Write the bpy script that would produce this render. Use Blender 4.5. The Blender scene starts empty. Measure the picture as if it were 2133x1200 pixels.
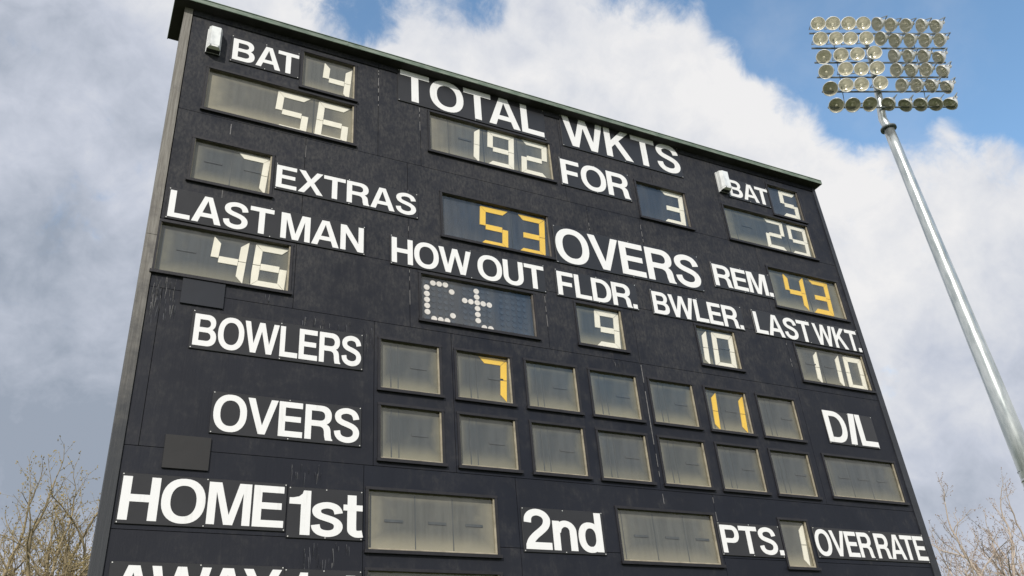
import bpy, bmesh, math, random
from mathutils import Vector, Matrix
from mathutils.geometry import tessellate_polygon

S = bpy.context.scene
COL = S.collection
rad = math.radians

# ------------------------------------------------------------------ camera
D = 7.5            # metres from the camera to the scoreboard face (the plane y = 0)
EYE = 1.65         # eye height
cam_data = bpy.data.cameras.new("camera")
cam_data.sensor_width = 36.0
cam_data.lens = 30.33
cam_data.clip_start = 0.05
cam_data.clip_end = 3000
cam = bpy.data.objects.new("camera", cam_data)
COL.objects.link(cam)
R = ((0.89439129, 0.07317539, -0.44125908),
     (0.16761365, 0.8598087, 0.48232215),
     (0.41469251, -0.50534578, 0.75674022))
def bw(v):                      # board frame (right, down, into) -> world
    return Vector((v[0], v[2], -v[1]))
right, down, fwd = bw(R[0]), bw(R[1]), bw(R[2])
m = Matrix((right, -down, -fwd)).transposed().to_4x4()
m.translation = Vector((0, -D, EYE))
cam.matrix_world = m
S.camera = cam
F_PX = 1796.8
def px_dir(x, y):               # direction of a point of the sky
    return (right * ((x - 1066.5) / F_PX) + down * ((y - 600) / F_PX) + fwd).normalized()

# ------------------------------------------------------------------ light
SUN_AZ = rad(36)                # towards the left of the face's normal
SUN_EL = rad(28)
sun_dir = Vector((-math.sin(SUN_AZ) * math.cos(SUN_EL), -math.cos(SUN_AZ) * math.cos(SUN_EL), math.sin(SUN_EL)))
sd = bpy.data.lights.new("sun", 'SUN')
sd.energy = 3.0
sd.angle = rad(0.6)
sd.color = (1.0, 0.955, 0.88)
sun = bpy.data.objects.new("sun", sd)
COL.objects.link(sun)
sun.rotation_euler = sun_dir.to_track_quat('Z', 'Y').to_euler()

S.view_settings.view_transform = 'Standard'
S.view_settings.look = 'None'
S.view_settings.exposure = 0.12
S.view_settings.gamma = 1.0

W = bpy.data.worlds.new("World")
S.world = W
W.use_nodes = True

class NT:                        # small helper for node trees
    def __init__(s, tree):
        s.t = tree; s.n = tree.nodes; s.l = tree.links
    def add(s, kind, **kw):
        nd = s.n.new(kind)
        for k, v in kw.items():
            setattr(nd, k, v)
        return nd
    def put(s, sock, v):
        if hasattr(v, 'is_linked') or hasattr(v, 'links'):
            s.l.new(v, sock)
        else:
            sock.default_value = v
    def math(s, op, a, b=0.0, c=None, clamp=False):
        nd = s.add('ShaderNodeMath', operation=op, use_clamp=clamp)
        s.put(nd.inputs[0], a); s.put(nd.inputs[1], b)
        if c is not None: s.put(nd.inputs[2], c)
        return nd.outputs[0]
    def vmath(s, op, a, b=None):
        nd = s.add('ShaderNodeVectorMath', operation=op)
        s.put(nd.inputs[0], a)
        if b is not None: s.put(nd.inputs[1], b)
        return nd
    def step(s, v, lo, hi, smooth=True):
        nd = s.add('ShaderNodeMapRange', interpolation_type='SMOOTHSTEP' if smooth else 'LINEAR')
        s.put(nd.inputs['Value'], v)
        nd.inputs['From Min'].default_value = lo; nd.inputs['From Max'].default_value = hi
        nd.inputs['To Min'].default_value = 0.0; nd.inputs['To Max'].default_value = 1.0
        return nd.outputs['Result']
    def mix(s, f, a, b, mode='MIX'):
        nd = s.add('ShaderNodeMix', data_type='RGBA', blend_type=mode)
        s.put(nd.inputs[0], f)
        for i, v in ((6, a), (7, b)):
            s.put(nd.inputs[i], v if hasattr(v, 'links') else (*v, 1.0) if len(v) == 3 else v)
        return nd.outputs[2]
    def noise(s, vec, scale, detail=4.0, rough=0.55, dist=0.0):
        nd = s.add('ShaderNodeTexNoise')
        s.put(nd.inputs['Vector'], vec)
        nd.inputs['Scale'].default_value = scale
        nd.inputs['Detail'].default_value = detail
        nd.inputs['Roughness'].default_value = rough
        nd.inputs['Distortion'].default_value = dist
        return nd.outputs['Fac']
    def scale(s, vec, v):
        nd = s.add('ShaderNodeMapping')
        s.put(nd.inputs['Vector'], vec)
        nd.inputs['Scale'].default_value = v
        return nd.outputs[0]

def schlick(t, normal=None, f0=0.04):
    geo = t.add('ShaderNodeNewGeometry')
    c = t.vmath('DOT_PRODUCT', geo.outputs['Incoming'], normal if normal is not None else geo.outputs['Normal']).outputs['Value']
    c = t.math('SUBTRACT', 1.0, t.math('ABSOLUTE', c), clamp=True)
    return t.math('ADD', f0, t.math('MULTIPLY', t.math('POWER', c, 5.0), 1.0 - f0), clamp=True)

def build_world():
    t = NT(W.node_tree)
    t.n.clear()
    out = t.add('ShaderNodeOutputWorld')
    bg = t.add('ShaderNodeBackground')
    K = 0.15
    bg.inputs['Strength'].default_value = K
    t.l.new(bg.outputs[0], out.inputs[0])
    sky = t.add('ShaderNodeTexSky', sky_type='NISHITA')
    sky.sun_disc = False
    sky.sun_elevation = SUN_EL
    sky.sun_rotation = math.atan2(sun_dir.x, sun_dir.y)
    sky.air_density = 1.0; sky.dust_density = 0.6; sky.ozone_density = 2.0
    d = t.add('ShaderNodeTexCoord').outputs['Generated']
    def blob(x, y, r, soft=1.0):         # soft round region of sky about a direction, r in thousandths of a radian
        h = px_dir(x, y)
        dot = t.vmath('DOT_PRODUCT', d, tuple(h)).outputs['Value']
        return t.step(dot, math.cos(r * (1 + 0.75 * soft) / 1797.0), math.cos(r * max(0.02, 1 - 0.75 * soft) / 1797.0))
    def total(items):
        acc = None
        for it in items:
            b = t.math('MULTIPLY', blob(it[0], it[1], it[2], it[4] if len(it) > 4 else 1.0), it[3])
            acc = b if acc is None else t.math('ADD', acc, b)
        return acc
    # openings of blue between the clouds
    holes = total(((2010, -50, 310, 1.0, .42), (1745, 55, 205, .9, .45), (1570, -10, 135, .85, .5), (2140, 110, 130, .8, .45),
                   (735, 5, 80, .66, .95), (790, 45, 50, .3, .9), (955, -10, 75, .62, .95), (1010, 20, 40, .25, .9), (1335, -25, 85, .7, .6), (2500, -500, 500, 1.0, .6)))
    # a blue opening in the sky the upper panes look back at, behind the camera
    hv = Vector((.80, -1, .86)).normalized()
    dt = t.vmath('DOT_PRODUCT', d, tuple(hv)).outputs['Value']
    holes = t.math('ADD', holes, t.step(dt, math.cos(.30), math.cos(.10)))
    puffs = total(((1495, 110, 50, .5, .8), (1625, 225, 75, .5, .8), (1330, 70, 55, .25, .8), (1900, 300, 60, .3, .8), (1560, 140, 60, .3, .8), (2060, 240, 80, .35, .8), (1430, 40, 40, .25, .8)))
    n1 = t.noise(d, 5.5, 9.0, 0.58, 0.25)
    n2 = t.noise(d, 19.0, 9.0, 0.64, 0.35)
    v = t.math('SUBTRACT', holes, puffs)
    v = t.math('ADD', v, t.math('MULTIPLY', t.math('SUBTRACT', n1, 0.5), 1.25))
    v = t.math('ADD', v, t.math('MULTIPLY', t.math('SUBTRACT', n2, 0.5), 1.55))
    blue = t.step(v, 0.19, 0.92)
    # light and dark in the cloud cover
    dark = total(((20, 850, 280, .46, .9), (130, 560, 430, .27), (100, 60, 330, .05), (2010, 1050, 260, .26), (2090, 640, 110, .16)))
    bright = total(((1150, 170, 420, .12), (1850, 420, 260, .10), (1950, 780, 120, .12)))
    n3 = t.noise(d, 4.2, 6.0, 0.5, 0.3)
    n4 = t.noise(d, 11.0, 7.0, 0.55, 0.4)
    sh = t.math('ADD', t.math('MULTIPLY', t.math('SUBTRACT', n3, 0.5), 1.0), t.math('MULTIPLY', t.math('SUBTRACT', n4, 0.5), 0.95))
    n5 = t.noise(d, 30.0, 8.0, 0.62, 0.3)
    sh = t.math('ADD', sh, t.math('MULTIPLY', t.math('SUBTRACT', n5, 0.5), 0.45))
    sh = t.math('ADD', t.math('ADD', sh, 0.24), t.math('SUBTRACT', dark, bright))
    ramp = t.add('ShaderNodeValToRGB')
    e = ramp.color_ramp.elements
    e[0].position = 0.0; e[0].color = (.80, .795, .80, 1)
    e[1].position = 1.0; e[1].color = (.30, .345, .42, 1)
    for p, c in ((0.26, (.68, .695, .735, 1)), (0.55, (.52, .555, .64, 1))):
        q = e.new(p); q.color = c
    t.l.new(t.math('MULTIPLY', sh, 1.0, clamp=True), ramp.inputs[0])
    cl = t.vmath('SCALE', ramp.outputs[0]); cl.inputs[3].default_value = 1.0 / K
    wisp = t.math('MULTIPLY', t.step(n1, 0.45, 0.75), 0.14)
    blue = t.math('SUBTRACT', blue, t.math('MULTIPLY', blue, wisp))
    skyc = t.vmath('SCALE', sky.outputs[0]); skyc.inputs[3].default_value = 1.0
    tint = t.vmath('MULTIPLY', skyc.outputs[0], (1.42, 1.56, 1.50))
    t.l.new(t.mix(blue, cl.outputs[0], tint.outputs[0]), bg.inputs['Color'])
build_world()

# ------------------------------------------------------------------ materials
def material(name):
    mt = bpy.data.materials.new(name)
    mt.use_nodes = True
    t = NT(mt.node_tree)
    p = t.n['Principled BSDF']
    return mt, t, p
def coords(t, kind='Object'):
    return t.add('ShaderNodeTexCoord').outputs[kind]
def bump(t, p, h, strength=0.3, dist=0.01):
    b = t.add('ShaderNodeBump')
    b.inputs['Strength'].default_value = strength
    b.inputs['Distance'].default_value = dist
    t.put(b.inputs['Height'], h)
    t.l.new(b.outputs[0], p.inputs['Normal'])
def simple(name, c, rough=0.5, metal=0.0, vary=0.25, scale=6.0, bumpy=0.0, spec=None):
    mt, t, p = material(name)
    o = coords(t)
    n = t.noise(o, scale, 6.0, 0.6)
    k = t.step(n, 0.3, 0.7, False)
    t.put(p.inputs['Base Color'], t.mix(k, [x * (1 - vary) for x in c], [min(1, x * (1 + vary)) for x in c]))
    p.inputs['Roughness'].default_value = rough
    p.inputs['Metallic'].default_value = metal
    if spec is not None: p.inputs['Specular IOR Level'].default_value = spec
    if bumpy: bump(t, p, t.noise(o, scale * 5, 4.0), bumpy)
    return mt

def wall_paint():
    mt, t, p = material("black_paint_boarding")
    o = coords(t)
    tone = t.add('ShaderNodeAttribute', attribute_name='tone').outputs['Fac']
    big = t.noise(o, 0.9, 5.0, 0.6, 0.3)
    mid = t.noise(o, 5.0, 8.0, 0.65, 0.2)
    streak = t.noise(t.scale(o, (26, 8, 2.2)), 1.0, 6.0, 0.65)
    fine = t.noise(t.scale(o, (90, 90, 30)), 1.0, 4.0, 0.6)
    sx = t.add('ShaderNodeSeparateXYZ'); t.l.new(o, sx.inputs[0])
    # the paint has weathered most on the upper left boards
    worn_area = t.math('MULTIPLY', t.step(sx.outputs[0], 6.5, 1.0), t.step(sx.outputs[2], 4.2, 7.5))
    wear = t.math('ADD', t.math('MULTIPLY', mid, 0.75), t.math('MULTIPLY', streak, 0.25))
    wear = t.math('ADD', wear, t.math('SUBTRACT', t.math('MULTIPLY', worn_area, 0.20), 0.03))
    wear = t.math('ADD', wear, t.math('MULTIPLY', t.math('SUBTRACT', big, 0.5), 0.35))
    grit = t.noise(t.scale(o, (34, 34, 16)), 1.0, 6.0, 0.7)
    base = t.mix(t.step(big, 0.35, 0.65), (.0092, .0112, .0185), (.0135, .0158, .0245))
    base = t.mix(t.math('MULTIPLY', tone, 0.5), base, (.020, .0205, .0265))
    c = t.mix(t.math('MULTIPLY', t.math('MULTIPLY', t.step(wear, 0.44, 0.80), t.step(grit, 0.25, 0.75)), 0.9), base, (.066, .064, .064))
    flake = t.math('MULTIPLY', t.step(streak, 0.69, 0.78), t.step(mid, 0.52, 0.62))
    c = t.mix(t.math('MULTIPLY', flake, 0.6), c, (.20, .19, .185))
    drip = t.noise(t.scale(o, (38, 10, 0.7)), 1.0, 3.0, 0.5)
    c = t.mix(t.math('MULTIPLY', t.step(drip, 0.60, 0.75), 0.3), c, (.010, .011, .017))
    t.put(p.inputs['Base Color'], c)
    t.put(p.inputs['Roughness'], t.math('ADD', t.math('MULTIPLY', wear, 0.4), 0.36))
    p.inputs['Specular IOR Level'].default_value = 0.24
    h = t.math('ADD', t.math('MULTIPLY', streak, 0.7), t.math('MULTIPLY', fine, 0.35))
    bump(t, p, h, 0.22, 0.010)
    return mt
M_WALL = wall_paint()
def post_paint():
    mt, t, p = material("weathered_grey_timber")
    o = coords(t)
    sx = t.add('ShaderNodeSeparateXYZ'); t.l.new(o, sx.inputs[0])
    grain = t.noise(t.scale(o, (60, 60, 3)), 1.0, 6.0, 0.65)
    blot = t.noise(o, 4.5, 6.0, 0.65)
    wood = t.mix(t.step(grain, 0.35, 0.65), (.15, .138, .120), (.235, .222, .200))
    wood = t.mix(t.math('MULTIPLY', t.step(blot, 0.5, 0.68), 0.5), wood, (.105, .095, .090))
    # darker slate colour towards the lower half of the board
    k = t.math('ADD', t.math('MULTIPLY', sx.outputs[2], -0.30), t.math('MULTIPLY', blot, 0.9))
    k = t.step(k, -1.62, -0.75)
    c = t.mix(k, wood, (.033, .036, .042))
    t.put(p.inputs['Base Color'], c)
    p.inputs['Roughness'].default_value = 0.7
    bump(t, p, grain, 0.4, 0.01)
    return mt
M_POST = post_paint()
M_POSTDARK = simple("dark_painted_timber", (.022, .024, .030), 0.5, 0, 0.35, 5, 0.2)
M_FRAME = simple("dark_window_batten", (.013, .012, .015), 0.5, 0, 0.4, 9, 0.25)
M_PANEL = simple("charcoal_sign_board", (.020, .020, .022), 0.38, 0, 0.18, 3, 0.06)
M_PLATE = simple("dark_blank_plate", (.010, .012, .018), 0.45, 0, 0.2, 4, 0.06)
M_PANEL2 = simple("patched_sign_board", (.0155, .0145, .0145), 0.55, 0, 0.2, 4, 0.06)
def letter_white():
    mt, t, p = material("white_lettering")
    o = t.add('ShaderNodeNewGeometry').outputs['Position']
    run = t.noise(t.scale(o, (30, 30, 2.0)), 1.0, 5.0, 0.6)
    blot = t.noise(o, 3.0, 6.0, 0.65)
    g_ = t.math('MULTIPLY', t.step(run, 0.52, 0.74), t.step(blot, 0.42, 0.66))
    t.put(p.inputs['Base Color'], t.mix(t.math('MULTIPLY', g_, 0.55), (.82, .82, .822), (.58, .575, .55)))
    p.inputs['Roughness'].default_value = 0.42
    return mt
M_WHITE = letter_white()
M_SEAM = simple("joint_shadow_gap", (.006, .006, .007), 0.9)
M_SOFFIT = simple("dark_soffit_boards", (.020, .018, .020), 0.8, 0, 0.4, 7)
def roof_mat():
    mt, t, p = material("green_roof_edging")
    o = coords(t)
    n = t.noise(t.scale(o, (6, 30, 30)), 1.0, 7.0, 0.65)
    n2 = t.noise(o, 1.7, 4.0, 0.6)
    c = t.mix(t.step(n, 0.35, 0.66), (.11, .158, .122), (.235, .275, .232))
    c = t.mix(t.math('MULTIPLY', t.step(n2, 0.45, 0.7), 0.5), c, (.075, .105, .085))
    t.put(p.inputs['Base Color'], c)
    p.inputs['Roughness'].default_value = 0.7
    bump(t, p, n, 0.4, 0.01)
    return mt
M_ROOF = roof_mat()
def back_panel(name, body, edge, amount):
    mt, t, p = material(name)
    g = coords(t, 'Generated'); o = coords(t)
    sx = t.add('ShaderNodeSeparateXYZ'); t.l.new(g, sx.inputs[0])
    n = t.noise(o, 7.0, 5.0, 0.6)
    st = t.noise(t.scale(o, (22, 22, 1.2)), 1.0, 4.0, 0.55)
    # edge dirt plus sunlight bounced off the sill, painted along bottom and rim
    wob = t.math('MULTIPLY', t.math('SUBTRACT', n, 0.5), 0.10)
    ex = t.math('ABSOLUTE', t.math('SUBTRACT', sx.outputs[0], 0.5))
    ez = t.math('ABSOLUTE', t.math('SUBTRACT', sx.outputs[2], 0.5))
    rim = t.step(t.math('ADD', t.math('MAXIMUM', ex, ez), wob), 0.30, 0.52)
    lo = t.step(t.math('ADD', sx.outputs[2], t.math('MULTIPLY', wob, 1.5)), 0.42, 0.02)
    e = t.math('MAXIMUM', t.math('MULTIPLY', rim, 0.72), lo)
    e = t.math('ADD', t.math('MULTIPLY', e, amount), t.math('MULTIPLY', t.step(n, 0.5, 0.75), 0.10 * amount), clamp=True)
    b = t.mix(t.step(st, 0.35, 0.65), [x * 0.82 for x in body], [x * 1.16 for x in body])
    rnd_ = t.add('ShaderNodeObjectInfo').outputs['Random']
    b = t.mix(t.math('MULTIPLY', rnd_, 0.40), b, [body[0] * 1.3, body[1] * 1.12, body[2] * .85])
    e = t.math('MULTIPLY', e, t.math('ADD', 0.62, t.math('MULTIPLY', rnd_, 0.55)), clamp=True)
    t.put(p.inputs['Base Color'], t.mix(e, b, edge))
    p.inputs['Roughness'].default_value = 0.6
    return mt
M_BACK = back_panel("dusty_lit_rim_display_back", (.040, .050, .057), (.245, .225, .150), 0.95)
M_BACKCREAM = back_panel("grimy_lit_rim_display_back", (.080, .085, .080), (.31, .28, .195), 1.0)
M_BACKCLEAN = back_panel("clean_sky_tint_display_back", (.022, .030, .044), (.065, .07, .075), 0.5)  # blue-black body carries the blue sky reflected in these panes
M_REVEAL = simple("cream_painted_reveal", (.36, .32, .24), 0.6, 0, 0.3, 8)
M_REVEALD = simple("shaded_brown_reveal", (.13, .115, .10), 0.6, 0, 0.3, 8)  # darker copy of the reveal, shade put into the colour
M_CREAM = simple("cream_shutter_blade", (.90, .855, .735), 0.5, 0, 0.05, 5)
M_YELLOW = simple("amber_shutter_blade", (.93, .59, .05), 0.5, 0, 0.05, 5)
M_SHUT = simple("dark_closed_shutter", (.046, .054, .058), 0.6)
M_SLOT = simple("cell_divider", (.060, .068, .070), 0.6)
M_DOT = simple("white_flip_disc", (.78, .735, .70), 0.5, 0, 0.1, 20)
M_DOTOFF = simple("dark_flip_disc", (.034, .046, .064), 0.5)
def glass():
    mt, t, p = material("window_glass")
    t.n.remove(p)
    out = t.n['Material Output']
    tr = t.add('ShaderNodeBsdfTransparent'); tr.inputs[0].default_value = (.98, .985, .98, 1)
    gl = t.add('ShaderNodeBsdfGlossy'); gl.inputs['Roughness'].default_value = 0.03
    o = coords(t)
    bp = t.add('ShaderNodeBump'); bp.inputs['Strength'].default_value = 0.04
    t.put(bp.inputs['Height'], t.noise(o, 2.5, 2.0))
    t.l.new(bp.outputs[0], gl.inputs['Normal'])
    m1 = t.add('ShaderNodeMixShader')
    t.l.new(t.math('MULTIPLY', schlick(t), 1.8, clamp=True), m1.inputs[0])
    t.l.new(tr.outputs[0], m1.inputs[1]); t.l.new(gl.outputs[0], m1.inputs[2])
    df = t.add('ShaderNodeBsdfDiffuse'); df.inputs[0].default_value = (.55, .53, .47, 1)
    dust = t.math('MULTIPLY', t.step(t.noise(t.scale(o, (9, 9, 1.6)), 1.0, 5.0, 0.6), 0.35, 0.75), 0.05)
    m2 = t.add('ShaderNodeMixShader')
    t.put(m2.inputs[0], dust)
    t.l.new(m1.outputs[0], m2.inputs[1]); t.l.new(df.outputs[0], m2.inputs[2])
    t.l.new(m2.outputs[0], out.inputs[0])
    return mt
M_GLASS = glass()
M_LAMPU = simple("shaded_lamp_underside", (.018, .018, .02), 0.6)  # near-black colour stands for the shade under the white lamp
M_LAMPW = simple("white_lamp_casting", (.74, .75, .75), 0.35, 0, 0.06, 12)
def diffuser():
    mt, t, p = material("ribbed_lamp_diffuser")
    o = coords(t)
    w = t.noise(t.scale(o, (10, 10, 7)), 1.0, 2.0)
    t.put(p.inputs['Base Color'], t.mix(t.step(w, 0.35, 0.65), (.62, .64, .65), (.82, .84, .84)))
    p.inputs['Roughness'].default_value = 0.18
    p.inputs['Coat Weight'].default_value = 0.6
    return mt
M_DIFF = diffuser()
M_GALV = None
def galv():
    mt, t, p = material("galvanised_steel")
    o = coords(t)
    n = t.noise(t.scale(o, (5, 5, 1.2)), 1.0, 7.0, 0.6)
    t.put(p.inputs['Base Color'], t.mix(t.step(n, 0.3, 0.7), (.38, .42, .42), (.62, .65, .64)))
    p.inputs['Metallic'].default_value = 0.75
    t.put(p.inputs['Roughness'], t.math('ADD', t.math('MULTIPLY', n, 0.2), 0.17))
    return mt
M_GALV = galv()
M_STEEL = simple("dull_steel_bar", (.16, .18, .19), 0.55, 0.5, 0.2, 3)
M_ALU = simple("spun_aluminium", (.72, .715, .68), 0.36, 0.35, 0.1, 3)
M_MIRROR = simple("polished_reflector", (.88, .87, .84), 0.22, 0.42, 0.05, 3)
M_BULB = simple("lamp_bulb", (.85, .85, .80), 0.08, 0.0, 0.02, 3)
def lens_glass():
    mt, t, p = material("lamp_front_glass")
    t.n.remove(p)
    out = t.n['Material Output']
    tr = t.add('ShaderNodeBsdfTransparent'); tr.inputs[0].default_value = (.93, .91, .83, 1)
    gl = t.add('ShaderNodeBsdfGlossy'); gl.inputs['Roughness'].default_value = 0.05
    m1 = t.add('ShaderNodeMixShader')
    t.l.new(schlick(t), m1.inputs[0]); t.l.new(tr.outputs[0], m1.inputs[1]); t.l.new(gl.outputs[0], m1.inputs[2])
    t.l.new(m1.outputs[0], out.inputs[0])
    return mt
M_LENS = lens_glass()
M_BARK = simple("sunlit_bark", (.29, .235, .145), 0.85, 0, 0.35, 9, 0.3)
M_BARK2 = simple("pale_bark", (.46, .385, .32), 0.85, 0, 0.3, 9, 0.3)
M_BUD = simple("yellow_green_bud", (.30, .235, .10), 0.7, 0, 0.5, 2)
M_BUD2 = simple("russet_bud", (.28, .19, .13), 0.7, 0, 0.4, 2)
def grass_mat():
    mt, t, p = material("mown_grass")
    o = coords(t)
    n = t.noise(o, 0.6, 8.0, 0.7); n2 = t.noise(o, 30.0, 4.0, 0.7)
    c = t.mix(t.step(n, 0.35, 0.65), (.045, .080, .022), (.075, .105, .035))
    t.put(p.inputs['Base Color'], t.mix(t.step(n2, 0.3, 0.7), c, (.09, .10, .04)))
    p.inputs['Roughness'].default_value = 0.9
    return mt
M_GRASS = grass_mat()

# ------------------------------------------------------------------ mesh helpers
def link(name, me, parent=None):
    o = bpy.data.objects.new(name, me)
    COL.objects.link(o)
    if parent is not None: o.parent = parent
    return o
def empty(name, loc, parent=None):
    o = bpy.data.objects.new(name, None)
    o.empty_display_size = 0.2
    COL.objects.link(o)
    o.location = loc
    if parent is not None: o.parent = parent
    return o
def tag(o, label=None, cat=None, group=None, kind=None):
    if label: o['label'] = label
    if cat: o['category'] = cat
    if group: o['group'] = group
    if kind: o['kind'] = kind
    return o
class MB:                                   # collects geometry for ONE mesh object; vertices in world metres
    def __init__(s):
        s.v = []; s.f = []; s.mi = []; s.sm = []
    def face(s, pts, mi=0, smooth=False):
        i = len(s.v); s.v += [tuple(p) for p in pts]
        s.f.append(tuple(range(i, i + len(pts)))); s.mi.append(mi); s.sm.append(smooth)
    def box(s, x0, x1, y0, y1, z0, z1, mi=0, skip=''):
        P = lambda a, b, c: (a, b, c)
        F = {'f': [P(x0, y0, z0), P(x1, y0, z0), P(x1, y0, z1), P(x0, y0, z1)],
             'b': [P(x1, y1, z0), P(x0, y1, z0), P(x0, y1, z1), P(x1, y1, z1)],
             'l': [P(x0, y1, z0), P(x0, y0, z0), P(x0, y0, z1), P(x0, y1, z1)],
             'r': [P(x1, y0, z0), P(x1, y1, z0), P(x1, y1, z1), P(x1, y0, z1)],
             't': [P(x0, y0, z1), P(x1, y0, z1), P(x1, y1, z1), P(x0, y1, z1)],
             'd': [P(x0, y1, z0), P(x1, y1, z0), P(x1, y0, z0), P(x0, y0, z0)]}
        for k, q in F.items():
            if k not in skip: s.face(q, mi)
    def prism(s, loops, y0, y1, mi=0):       # outline (with holes) in x,z, extruded from y0 (front) to y1
        tri = tessellate_polygon([[Vector((x, z, 0)) for x, z in lp] for lp in loops])
        flat = [p for lp in loops for p in lp]
        for a, b, c in tri:
            (ax, az), (bx, bz), (cx, cz) = flat[a], flat[b], flat[c]
            if (bx - ax) * (cz - az) - (bz - az) * (cx - ax) < 0: b, c = c, b
            s.face([(flat[i][0], y0, flat[i][1]) for i in (a, b, c)], mi)
        for lp in loops:
            n = len(lp)
            for i in range(n):
                (ax, az), (bx, bz) = lp[i], lp[(i + 1) % n]
                s.face([(ax, y0, az), (ax, y1, az), (bx, y1, bz), (bx, y0, bz)], mi)
    def tube(s, pts, radii, n=8, mi=0, smooth=True, cap=True):
        rings = []
        prev = None
        for i, p in enumerate(pts):
            p = Vector(p)
            a = Vector(pts[min(i + 1, len(pts) - 1)]) - Vector(pts[max(i - 1, 0)])
            a.normalize()
            u = a.orthogonal() if prev is None else prev - a * prev.dot(a)
            if u.length < 1e-6: u = a.orthogonal()
            u.normalize(); prev = u
            w = a.cross(u)
            base = len(s.v)
            for k in range(n):
                t = 2 * math.pi * k / n
                s.v.append(tuple(p + (u * math.cos(t) + w * math.sin(t)) * radii[i]))
            rings.append(base)
        for i in range(len(rings) - 1):
            for k in range(n):
                k2 = (k + 1) % n
                s.f.append((rings[i] + k, rings[i] + k2, rings[i + 1] + k2, rings[i + 1] + k)); s.mi.append(mi); s.sm.append(smooth)
        if cap:
            s.f.append(tuple(rings[0] + k for k in reversed(range(n)))); s.mi.append(mi); s.sm.append(False)
            s.f.append(tuple(rings[-1] + k for k in range(n))); s.mi.append(mi); s.sm.append(False)
    def lathe(s, prof, n=24, mi=0, smooth=True):     # profile (r, z) about the z axis
        base = len(s.v)
        for r, z in prof:
            for k in range(n):
                t = 2 * math.pi * k / n
                s.v.append((r * math.cos(t), r * math.sin(t), z))
        for i in range(len(prof) - 1):
            for k in range(n):
                k2 = (k + 1) % n
                s.f.append((base + i * n + k, base + i * n + k2, base + (i + 1) * n + k2, base + (i + 1) * n + k)); s.mi.append(mi); s.sm.append(smooth)
    def mesh(s, name, mats, origin=(0, 0, 0)):
        me = bpy.data.meshes.new(name)
        ox, oy, oz = origin
        me.from_pydata([(x - ox, y - oy, z - oz) for x, y, z in s.v], [], s.f)
        for mt in (mats if isinstance(mats, (list, tuple)) else [mats]): me.materials.append(mt)
        me.polygons.foreach_set('material_index', s.mi)
        me.polygons.foreach_set('use_smooth', s.sm)
        me.update()
        return me
    def build(s, name, mats, parent=None, origin=None):
        o0 = Vector(origin) if origin is not None else (parent_loc(parent) if parent is not None else Vector())
        me = s.mesh(name, mats, o0)
        o = link(name, me, parent)
        o.location = o0 - (parent_loc(parent) if parent is not None else Vector())
        return o
def parent_loc(p):
    v = Vector(p.location)
    while p.parent is not None:
        p = p.parent; v = v + Vector(p.location)
    return v
def fx(a, proud): return a * (1 - proud / D)            # measured on the face -> at a plane standing proud of it
def fz(a, proud): return EYE + a * (1 - proud / D)

# ------------------------------------------------------------------ ground
g = MB(); g.face([(-400, -400, 0), (400, -400, 0), (400, 400, 0), (-400, 400, 0)])
tag(g.build("grass_ground", M_GRASS), "mown grass ground round the scoreboard", "ground", kind='structure')

# ------------------------------------------------------------------ scoreboard
PR = 0.022                               # battens stand 2 cm proud of the boarding
# openings measured on the face: x0, x1, z0, z1 above eye height
WIN = {
 'bat4': (1.576, 2.203, 7.240, 7.800), 'b56': (.556, 2.203, 6.562, 7.155), 'ex7': (.518, 1.312, 5.603, 6.138),
 't192': (3.163, 4.866, 6.766, 7.385), 'for3': (6.190, 7.018, 6.535, 7.136), 'bat5': (8.703, 9.312, 7.197, 7.765),
 'b29': (7.698, 9.311, 6.526, 7.121), 'ov53': (3.287, 4.708, 5.554, 6.169), 'rem43': (8.257, 9.580, 5.534, 6.178),
 'lm46': (.322, 1.575, 4.474, 5.030), 'ct': (2.998, 4.388, 4.416, 4.990), 'f9': (4.957, 5.594, 4.434, 4.982),
 'b10': (6.728, 7.350, 4.432, 4.978), 'w110': (8.392, 9.648, 4.430, 4.978), 'dl': (8.372, 9.618, 2.864, 3.400),
 'h1': (2.433, 3.721, 1.976, 2.528), 'h2': (5.151, 6.408, 1.973, 2.520), 'pts1': (7.382, 7.794, 1.987, 2.526),
 'a1': (2.433, 3.728, 1.245, 1.795), 'a2': (5.151, 6.408, 1.245, 1.795),
}
xs1 = ((2.543, 3.183), (3.380, 4.015), (4.209, 4.841), (5.031, 5.661), (5.849, 6.478), (6.668, 7.301), (7.486, 8.101))
for i, (a, b) in enumerate(xs1):
    WIN['r1_%d' % (i + 1)] = (a, b, 3.560, 4.110)
    WIN['r2_%d' % (i + 1)] = (a + .003, b + .004, 2.834, 3.382)

board = empty("cricket_scoreboard", (5.0, 0.2, 0))
tag(board, "tall black timber cricket scoreboard with white lettering and recessed digit windows", "scoreboard")

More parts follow.
